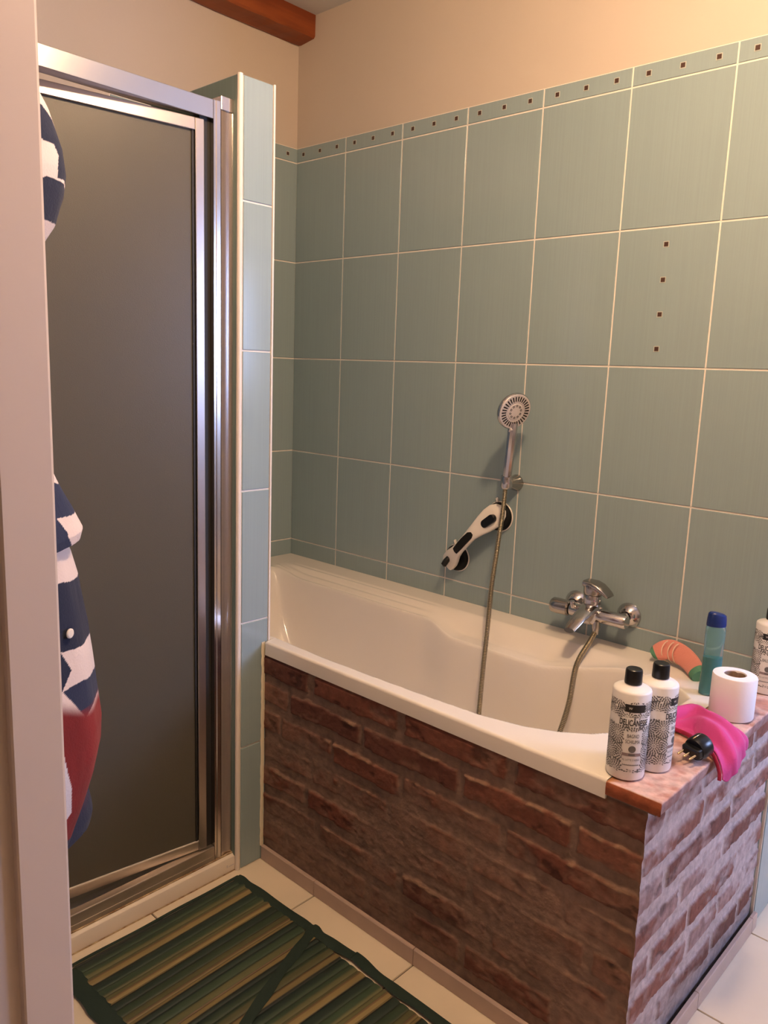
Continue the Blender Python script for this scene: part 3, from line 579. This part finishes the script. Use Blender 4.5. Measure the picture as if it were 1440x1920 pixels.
b = MB(); b.tube([LC - ax*.002 - pb*.006 + nn*.040, LC - ax*.012 - pb*.002 + nn*.049, LC - ax*.024 + pb*.003 + nn*.054, LC - ax*.025 + pb*.003 + nn*.0542], [.0085,.0095,.009,.006], 'black', 20); P_(b, 'lever', t)

# ------------------------------------------------------------------ writing wrapped on a cylinder
def text_mesh(s, size, xs=1.0, bold=0.0):
    c = bpy.data.curves.new('t', 'FONT'); c.body = s; c.size = size; c.align_x = 'CENTER'; c.align_y = 'CENTER'; c.offset = size*bold
    o = bpy.data.objects.new('t', c); COL.objects.link(o); dg = bpy.context.evaluated_depsgraph_get(); me = o.evaluated_get(dg).to_mesh()
    bm = bmesh.new(); bm.from_mesh(me)
    bmesh.ops.triangulate(bm, faces=bm.faces); bmesh.ops.subdivide_edges(bm, edges=[e for e in bm.edges if e.calc_length() > size*.25], cuts=2)
    bm.verts.index_update(); vs = [(v.co.x*xs, v.co.y) for v in bm.verts]; fs = [[v.index for v in f.verts] for f in bm.faces]; bm.free()
    o.evaluated_get(dg).to_mesh_clear(); bpy.data.objects.remove(o); bpy.data.curves.remove(c); return vs, fs
class Wrap:
    """flat artwork (u along the skin, z up) bent round a bottle"""
    def __init__(s, c, r, ang): s.c = c; s.r = r; s.a = ang
    def P(s, u, z, e): a = s.a + u/s.r; return (s.c[0] + (s.r+e)*math.cos(a), s.c[1] + (s.r+e)*math.sin(a), s.c[2] + z)
    def text(s, mb, txt, size, u, z, mt, e=.0006, xs=1.0, bold=0.0):
        vs, fs = text_mesh(txt, size, xs, bold); mb.add([s.P(u + x, z + y, e) for x, y in vs], fs, mt)
    def rect(s, mb, u0, u1, z0, z1, mt, e=.0004):
        n = max(2, int((u1-u0)/.002)); vs = [s.P(u0 + (u1-u0)*i/n, z, e) for i in range(n+1) for z in (z0, z1)]; mb.add(vs, [(2*i, 2*i+2, 2*i+3, 2*i+1) for i in range(n)], mt)
    def disc(s, mb, u, z, r, mt, e=.0005): mb.add([s.P(u + r*math.cos(a), z + r*math.sin(a), e) for a in [2*PI*k/24 for k in range(24)]], [list(range(24))], mt)
def petals(W_, mb, r):
    rs = random.Random(5); ce = []
    for j, z in enumerate((.150, .118, .086, .052, .020)):
        for i in range(8): ce.append((-.11 + i*.0275 + (.014 if j % 2 else 0), z))
    for ci, (cu, cz) in enumerate(ce):
        for k in range(5):
            rr = .0014 + .0040*k; n = 5 + 5*k; off = rs.random()
            for q in range(n):
                a = 2*PI*(q+off)/n; ln = (.0010, .0021, .0025, .0027, .0028, .0028)[k]; wd = (.0005, .00100, .00128, .00140, .00148, .0015)[k]
                pu, pz = cu + rr*math.cos(a), cz + rr*math.sin(a)
                if min(range(len(ce)), key=lambda m_: (ce[m_][0]-pu)**2 + (ce[m_][1]-pz)**2) != ci: continue
                if not (.0165 < pz < .146) or abs(pu) > PI*r: continue
                if .1015 < pz < .117: continue
                if abs(pu-.000) < .0165 and .0225 < pz < .094: continue
                if abs(pu+.0) < .018 and .1265 < pz < .1435: continue
                d = (math.cos(a), math.sin(a)); s2 = (-d[1], d[0]); tw = .25*(rs.random()-.5)
                pts = [(-ln, 0), (-ln*.3, -wd*.7), (ln*.45, -wd), (ln, 0), (ln*.45, wd), (-ln*.3, wd*.7)]
                mb.add([W_.P(pu + x*d[0] + (y+tw*x)*s2[0], pz + x*d[1] + (y+tw*x)*s2[1], .0003) for x, y in pts], [list(range(6))], 'ink')
def bottle(c, ang, lines, label, tilt=0):
    t = thing('lotion_bottle', label, 'bottle', c, 'white patterned lotion bottles'); r = .0333
    b = MB(); b.lathe([(r-.003,.0005),(r-.001,.002),(r,.006),(r,.158),(r-.0010,.1608),(r-.004,.1632),(r-.012,.1655),(.0145,.1680),(.0140,.170),(0,.170)], 'bottle', c, seg=64); P_(b, 'bottle_body', t)
    b = MB(); b.lathe([(.0148,.1695),(.0152,.171),(.0148,.191),(.0140,.1950),(.0125,.1962),(0,.1958)], 'black', c, seg=40); P_(b, 'cap', t)
    W_ = Wrap(c, r, ang); b = MB(); petals(W_, b, r)
    W_.rect(b, -.0175, .0175, .128, .142, 'inkd'); P_(b, 'printed_pattern', t)
    b = MB(); W_.text(b, 'W', .006, -.0085, .135, 'bottle', e=.0008); W_.text(b, 'DELICÂNESSE', .0152, .0, .1085, 'inkd', xs=.56, bold=.024)
    for k, s_ in enumerate(lines): W_.text(b, s_, .0095, 0, .0845 - .0105*k - (.004 if len(lines) == 1 else 0), 'inkd', xs=.62)
    W_.disc(b, 0, .0605, .0064, 'ink'); W_.rect(b, -.0165, .0165, .0475, .0530, 'mauve'); W_.rect(b, -.0055, .0055, .0488, .0517, 'ink', .0006)
    W_.text(b, "AL LATTE D'ASINA", .0052, 0, .0405, 'ink', xs=.70)
    for k in range(26): W_.rect(b, -.0142 + k*.0011, -.0142 + k*.0011 + .0008, .0300, .0318 + .0006*(k % 3 == 0), 'ink')
    P_(b, 'printed_writing', t); return t
ZL = .6150
bottle((1.681,-.646,ZL), math.radians(-51), ['BAGNO','SCHIUMA'], 'white patterned bath foam bottle with black cap standing nearest on the coping corner')
bottle((1.702,-.582,ZL), math.radians(4), ['BAGNO','SCHIUMA'], 'white patterned bottle half hidden directly behind the nearest bath foam bottle')
bottle((1.726,-.043,ZL), math.radians(-72), ['BALSAMO'], 'white patterned conditioner bottle by the wall, cut off by the right edge')

# ------------------------------------------------------------------ shampoo bottle
c = Vector((1.6445,-.163,.6146)); t = thing('shampoo_bottle', 'translucent teal shampoo bottle with blue flip cap beside the toilet roll', 'bottle', c)
ang = math.radians(40)
def oval(a, b_, z, n=40, tilt=0): return [c + Vector((a*math.cos(g)*math.cos(ang) - b_*math.sin(g)*math.sin(ang), a*math.cos(g)*math.sin(ang) + b_*math.sin(g)*math.cos(ang), z + tilt*math.cos(g)*a)) for g in [2*PI*k/n for k in range(n)]]
b = MB(); b.loft([oval(.020,.014,.0), oval(.0225,.016,.002), oval(.0232,.0165,.012), oval(.0215,.0155,.05), oval(.0212,.0152,.10), oval(.0222,.0158,.14), oval(.0215,.0155,.157), oval(.019,.0145,.160)], 'shampoo'); sb = P_(b, 'bottle_body', t)
b = MB(); b.loft([oval(.0185,.0125,.004), oval(.0205,.0142,.014), oval(.0198,.0135,.05), oval(.0197,.0134,.088), oval(.0197,.0134,.0885)], 'gel'); P_(b, 'shampoo_gel', t)
b = MB(); b.loft([oval(.0212,.0155,.1605), oval(.0215,.0158,.164), oval(.0208,.0152,.178), oval(.0195,.0145,.1865, tilt=-.10), oval(.016,.012,.1895, tilt=-.15), oval(.008,.006,.190, tilt=-.15)], 'cap'); P_(b, 'cap', t)
# ------------------------------------------------------------------ toilet roll
c = Vector((1.7215,-.243,.6150)); t = thing('toilet_roll', 'white toilet paper roll standing upright on the coping', 'toilet roll', c)
b = MB(); rings = []; n = 64
def rr(g, r_, heart=0): return r_*(1 + .012*math.sin(2*g+1) + .006*math.sin(5*g)) 
for r_, z in ((.0430,.0005),(.0440,.003),(.0441,.05),(.0440,.0875),(.0429,.0905),(.032,.0915),(.0225,.0915),(.0215,.089),(.0213,.05),(.0213,.003)):
    rings.append([c + Vector((rr(g, r_)*math.cos(g), rr(g, r_)*math.sin(g), z)) for g in [2*PI*k/n for k in range(n)]])
b.loft(rings, 'paper', cap=False); P_(b, 'paper_roll', t)
b = MB(); rings = []
for r_, z in ((.0211,.002),(.0211,.0895),(.0203,.0895),(.0203,.002)):
    rings.append([c + Vector(((r_ - (.006*math.exp(-((g-1.6)/.25)**2)))*math.cos(g), (r_ - (.006*math.exp(-((g-1.6)/.25)**2)))*math.sin(g), z)) for g in [2*PI*k/n for k in range(n)]])
b.loft(rings, 'card', cap=False); P_(b, 'cardboard_core', t)
# ------------------------------------------------------------------ pink cloth over the coping edge
ctl = np.array([[(1.628,-.352,.617),(1.655,-.285,.627),(1.695,-.302,.622),(1.745,-.312,.620),(1.782,-.335,.617),(1.788,-.352,.598)],
                [(1.632,-.364,.634),(1.668,-.315,.640),(1.705,-.335,.643),(1.750,-.350,.641),(1.788,-.372,.630),(1.797,-.385,.604)],
                [(1.652,-.378,.634),(1.685,-.350,.638),(1.720,-.370,.648),(1.762,-.395,.648),(1.796,-.415,.628),(1.804,-.425,.594)],
                [(1.660,-.395,.618),(1.695,-.385,.622),(1.728,-.412,.636),(1.768,-.435,.640),(1.798,-.452,.616),(1.802,-.460,.584)],
                [(1.660,-.412,.617),(1.705,-.418,.617),(1.738,-.448,.620),(1.770,-.468,.624),(1.788,-.480,.604),(1.791,-.487,.582)]])
def spline_grid(ctl, n, m_):
    def row(P, k): return np.array([tuple(q) for q in catmull([tuple(p) for p in P], k)])
    A = np.array([row(r_, m_) for r_ in ctl]); return np.array([row(A[:, j], n) for j in range(A.shape[1])])
G = spline_grid(ctl, 14, 12); uu, vv = np.meshgrid(np.arange(G.shape[0]), np.arange(G.shape[1]), indexing='ij')
wr = 0.0048*np.sin(vv*.33 + uu*.05 + 1.2*np.sin(uu*.09)) + 0.004*(fbm(uu*.07, vv*.12, 31)-.5) ; G[..., 2] += wr*sstep(0, 8, vv); G[..., 0] += np.maximum(wr, 0)*1.2*sstep(36, 60, uu)
G[..., 2] = np.where(G[..., 0] < 1.776, np.maximum(G[..., 2], 0.6185), G[..., 2])
t = thing('pink_cloth', 'crumpled magenta cloth draped over the coping edge', 'cloth', (1.72,-.38,.615))
o = part(grid_mesh('cloth_panel', G, 'pink'), t); md = o.modifiers.new('thick', 'SOLIDIFY'); md.thickness = 0.0022; md.offset = -1
# turned hem seen along the front edge
b = MB(); e = [Vector(G[i, -1]) + Vector((-.003, -.004, -.001)) for i in range(0, G.shape[0], 2)]; e = [Vector((p.x, p.y, max(p.z, .6215) if p.x < 1.772 else p.z)) for p in e]
b.tube(e, [.0045]*len(e), 'pinkd', 10, flat=.6); P_(b, 'folded_hem', t)
# ------------------------------------------------------------------ plug adapter
c = Vector((1.753,-.503,.6400)); ad = Vector((-.26,-.94,-.21)).normalized(); t = thing('plug_adapter', 'black three pin plug adapter lying against the pink cloth', 'plug adapter', c)
b = MB(); b.lathe([(.017,-.020),(.0205,-.019),(.0222,-.016),(.0222,.004),(.0205,.010)], 'black', c, ad, 40); sdv = ad.cross(Vector((0,0,1))).normalized(); upv = sdv.cross(ad)
R3 = Matrix((sdv, ad, upv)).transposed()
b.box((-.019,.006,-.0095), (.019,.022,.0095), 'black', 0.004, 3, rot=R3, org=c); P_(b, 'adapter_body', t)
for k in (-.0125, 0, .0125):
    b = MB(); q = c + sdv*k + ad*.021; b.tube([q, q + ad*.017, q + ad*.019], [.0022,.0022,.0012], 'pins', 14); P_(b, 'pin', t)
b = MB(); q0 = c + upv*.0218 - ad*.014 + sdv*.003; b.tube([q0, q0 + ad*.022], [.0011,.0011], 'pins', 8); P_(b, 'contact_strip', t)
# ------------------------------------------------------------------ bath sponge mitt
t = thing('bath_sponge', 'coral and green bath sponge with a cord propped on the tub rim corner', 'sponge', (1.52,-.05,.615))
pth = catmull([(1.462,-.062,.633),(1.478,-.055,.643),(1.500,-.048,.652),(1.530,-.050,.648),(1.560,-.066,.640),(1.585,-.090,.632),(1.600,-.108,.628)], 8)
n = len(pth); b = MB(); rings = []
for i, p in enumerate(pth):
    s_ = i/(n-1); tn = (pth[min(i+1,n-1)] - pth[max(i-1,0)]).normalized(); u = Vector((-.2,-.75,.63)); u = (u - tn*u.dot(tn)).normalized(); v = tn.cross(u)
    hh = .028*math.sqrt(max(0.0, 1 - abs(1-2*min(s_*1.6+.02, .5))**2.2)) if s_ < .3 else .028 - .010*(s_-.3)/.7; rings.append([p + v*hh*math.cos(a) + u*.012*math.sin(a) for a in [2*PI*k/24 for k in range(24)]])
b.loft(rings, 'coral', mf=lambda i: 'green' if i < 4 or i > n-10 else 'coral'); P_(b, 'sponge_body', t)
for q, hh in ((.30,.0290),(.38,.0285),(.44,.028)):
    b = MB(); p0 = pth[int(q*(n-1))]; L_ = []
    for k in range(13):
        a = PI*(k/12)*.95+.1; L_.append(Vector((1.497,-.045,.657)).lerp(p0, .55 + .0*k) + Vector((-.006*math.sin(a*1.3)+ (q-.3)*.10, -.0225*math.sin(a)-.002, .026*math.cos(a)-.006)))
    b.tube(L_, .0011, 'string', 8); P_(b, 'cord', t)

# ------------------------------------------------------------------ bath mat of bamboo slats with fabric binding
t = thing('bamboo_bath_mat', 'striped green bamboo slat bath mat with dark green binding on the floor', 'bath mat', (1.15,-1.03,.0))
def slats():
    y0, y1 = -1.235, -.800; x0, x1 = .745, 1.62; nx = 700; xs = np.linspace(x0, x1, nx); ys = np.linspace(y0, y1, 46)
    X, Y = np.meshgrid(xs, ys, indexing='ij'); pitch = .0245
    sh = X + .006*np.sin(Y*5+X*6); k = np.floor((sh-x0)/pitch); f = (sh-x0)/pitch - k
    rs = np.random.RandomState(3); T = rs.rand(80); T2 = rs.rand(80); T3 = rs.rand(80); ki = k.astype(int) % 80
    Z = .0035 + .0035*np.sqrt(np.clip(1-(2*f-1)**2, 0, 1)) + .0008*fbm(X*30, Y*4, 4)
    # each band of slats: deep green, black line, olive, pale yellow
    per = .0782; g = np.mod(sh - .7450, per)/per; gk = np.floor((sh-.745)/per).astype(int) % 20; J = rs.rand(20)
    dk = np.array([.016,.034,.026]); md_ = np.array([.038,.068,.038]); ol = np.array([.125,.125,.055]); ye = np.array([.27,.205,.085]); br = np.array([.16,.10,.05]); bk = np.array([.006,.009,.006])
    C = np.broadcast_to(dk, X.shape + (3,)).copy()
    def band(a, b_, col, soft=.02): 
        nonlocal C; w_ = sstep(a-soft, a+soft, g)*(1-sstep(b_-soft, b_+soft, g)); C = lerp(C, col*(0.75+.5*J[gk][..., None]), w_[..., None])
    band(.22, .50, md_, .05); band(.50, .72, ol, .05); band(.72, .77, br, .01); band(.77, .93, ye, .015); band(.94, .985, bk, .01)
    C = C*(0.7 + .5*fbm(X*60, Y*3, 8)[..., None]); C = C*(1-.75*np.exp(-((f)/.035)**2) - .75*np.exp(-((1-f)/.035)**2))[..., None]
    tip = (Y < y0+.03) & (T3[ki] < .0); return np.stack([X, Y, Z], -1), np.clip(C, .003, 1)
G, C = slats(); part(grid_mesh('slat_panel', G, 'mat_', colors=C), t)
def tape(name, P, wd, z, th=.0016, side=Vector((0,1,0))):
    b = MB(); P = catmull(P, 8); L_ = []; R_ = []
    rings = []
    for i, p in enumerate(P):
        tn = (P[min(i+1,len(P)-1)] - P[max(i-1,0)]).normalized(); s2 = Vector((-tn.y, tn.x, 0)).normalized(); w_ = wd/2*(1+.10*math.sin(i*.7)); zz = Vector((0,0,z + .0008*math.sin(i*.9)))
        rings.append([p - s2*w_ + zz, p - s2*w_*.8 + zz + Vector((0,0,th)), p + s2*w_*.8 + zz + Vector((0,0,th)), p + s2*w_ + zz])
    b.loft(rings, 'binding'); return P_(b, name, t)
tape('binding', [(.738,-.795,0),(.80,-.792,0),(.92,-.789,0),(1.01,-.786,0)], .026, .0062)
tape('binding', [(1.012,-.782,0),(1.06,-.786,0),(1.15,-.779,0)], .028, .0068)
tape('binding', [(1.145,-.774,0),(1.25,-.782,0),(1.36,-.780,0),(1.62,-.782,0)], .026, .0062)
tape('binding', [(.752,-1.253,0),(.86,-1.251,0),(1.0,-1.250,0),(1.62,-1.25,0)], .042, .0062)
tape('binding', [(1.018,-.775,0),(1.04,-.83,0),(1.075,-.93,0),(1.125,-1.05,0),(1.20,-1.235,0)], .026, .0088)
tape('binding', [(.740,-1.25,0),(.739,-1.0,0),(.738,-.79,0)], .010, .005)

# ------------------------------------------------------------------ bathrobe hanging beside the door
t = thing('bathrobe', 'navy and cream star print bathrobe with red lower part hanging behind the door frame', 'bathrobe', (1.22,-1.49,.6))
CRE = np.array([.72,.60,.56]); NAV = np.array([.012,.018,.046]); RED = np.array([.24,.012,.015]); WHT = np.array([.66,.62,.66])
def inpoly(y, z, P):
    r_ = np.zeros(y.shape, bool); n = len(P); j = n-1
    for i in range(n):
        yi, zi = P[i]; yj, zj = P[j]; c_ = ((zi > z) != (zj > z)) & (y < (yj-yi)*(z-zi)/((zj-zi) if zj != zi else 1e-9) + yi); r_ ^= c_; j = i
    return r_
def cloth_loft(name, prof, xc, hw, seed, colfn, nz=300, nth=260, fold=.006, back=-1.5465, tilt=0.0):
    """sections from the wall round the front; prof = [(z, reach from wall)]"""
    zs_ = np.array([p[0] for p in prof]); rc = np.array([p[1] for p in prof]); zz = np.linspace(zs_[0], zs_[-1], nz); order = np.argsort(zs_)
    D = np.interp(zz, zs_[order], rc[order]); 
    th = np.linspace(0, PI, nth); TH, ZZ = np.meshgrid(th, zz, indexing='xy'); DD = np.repeat(D[:, None], nth, 1)
    fo = fold*(fbm(TH*2.2+3, ZZ*6, seed)-.5)*2 + fold*.5*np.sin(TH*9 + ZZ*7 + seed)
    HW = hw*(.55 + .45*np.clip(DD/.12, 0, 1.1)); X = xc + (HW+fo*.5)*np.cos(TH); Y = back + (DD+fo)*np.sin(TH)**.85 + 0.0; Y = np.maximum(Y, back); Z = ZZ + tilt*(Y-back) + .002*(fbm(TH*12, ZZ*50, seed+1)-.5)
    G = np.stack([X, Y, Z], -1); C = colfn(Y + .516*(X-1.22), Z, X); o = part(grid_mesh(name, G, 'robe', colors=C, flip=True), t); return o
J = dict(
n1=[(-1.49,1.585),(-1.446,1.588),(-1.435,1.578),(-1.426,1.558),(-1.405,1.54),(-1.405,1.521),(-1.43,1.512),(-1.428,1.538),(-1.433,1.548),(-1.445,1.548),(-1.453,1.555),(-1.49,1.56)],
n2=[(-1.49,1.50),(-1.454,1.502),(-1.443,1.51),(-1.40,1.511),(-1.40,1.496),(-1.425,1.463),(-1.453,1.465),(-1.49,1.464)],
s1=[(-1.50,1.24),(-1.475,1.185),(-1.457,1.165),(-1.42,1.136),(-1.41,1.115),(-1.445,1.116),(-1.433,1.098),(-1.428,1.082),(-1.431,1.05),(-1.50,1.05)],
b2=[(-1.50,1.034),(-1.457,1.032),(-1.442,1.035),(-1.40,1.018),(-1.385,.957),(-1.40,.943),(-1.446,.948),(-1.433,.921),(-1.44,.908),(-1.446,.897),(-1.50,.906)],
b3=[(-1.445,.897),(-1.431,.9),(-1.417,.9),(-1.37,.877),(-1.37,.862),(-1.407,.858),(-1.416,.850),(-1.432,.877)],
fl=[(-1.50,.91),(-1.452,.849),(-1.443,.795),(-1.438,.766),(-1.440,.724),(-1.450,.714),(-1.50,.722)],
h1=[(-1.50,.688),(-1.459,.680),(-1.42,.672),(-1.42,.50),(-1.50,.50)], h2=[(-1.50,.724),(-1.458,.716),(-1.449,.709),(-1.453,.701),(-1.458,.691),(-1.50,.699)])
def colmix(Y, Z, items, base):
    C = np.broadcast_to(base, Y.shape+(3,)).copy()
    for k, col in items: C[inpoly(Y, Z, J[k])] = col
    return C
cloth_loft('hood', [(1.665,.010),(1.655,.04),(1.63,.070),(1.59,.095),(1.555,.108),(1.525,.112),(1.50,.108),(1.465,.096),(1.44,.078),(1.425,.055),(1.38,.04),(1.33,.035)], 1.22, .11, 3, lambda Y, Z, X: colmix(Y, Z, [('n1',NAV),('n2',NAV)], CRE), nz=260, fold=.003)
cloth_loft('sleeve', [(1.35,.035),(1.22,.055),(1.17,.070),(1.14,.084),(1.11,.100),(1.082,.113),(1.070,.109),(1.066,.08)], 1.235, .10, 11, lambda Y, Z, X: colmix(Y, Z, [('s1',NAV*1.5)], CRE), nz=260, fold=.003, tilt=.12)
def bodycol(Y, Z, X):
    C = colmix(Y, Z, [('b2',NAV),('b3',NAV*1.4)], CRE); zl = .905 - (Y+1.478)*.55      # the dip dyed red zone starts on a slanting seam
    zr = np.where(Y > -1.412, .868, zl); m1 = sstep(0.0, .022, zr - Z); keep = inpoly(Y, Z, J['b3']) & (Z > .862 - (Y+1.41)*0); m1 = np.where(keep, m1*.0, m1)
    R_ = RED*(.55 + .75*fbm(Y*30, Z*10, 4)[..., None]); C = lerp(C, R_, m1[..., None])
    C[inpoly(Y, Z, J['fl'])] = WHT; C[inpoly(Y, Z, J['h2'])] = NAV; C[inpoly(Y, Z, J['h1'])] = NAV*1.3 + .01*0; return C
cloth_loft('robe_body', [(1.20,.03),(1.10,.085),(1.06,.099),(1.03,.107),(.96,.119),(.90,.126),(.86,.131),(.82,.136),(.79,.134),(.76,.126),(.72,.110),(.69,.095),(.66,.082),(.63,.072),(.60,.062),(.565,.05),(.55,.02)], 1.225, .105, 21, bodycol, nz=560, fold=.0035)
cloth_loft('robe_back', [(.80,.03),(.745,.075),(.715,.118),(.695,.129),(.677,.133),(.662,.129),(.65,.112),(.642,.05)], 1.20, .10, 33, lambda Y, Z, X: lerp(np.broadcast_to(NAV, Y.shape+(3,)), RED, (sstep(.69, .74, Z)*.6)[..., None]), nz=70, fold=.003)
b = MB(); b.lathe([(.0062,0),(.0062,.0015),(.0050,.0025),(0,.0028)], 'trim', (1.321,-1.486,.970), (.90,.44,0), 24); P_(b, 'snap_button', t)['label'] = 'round cream snap button'
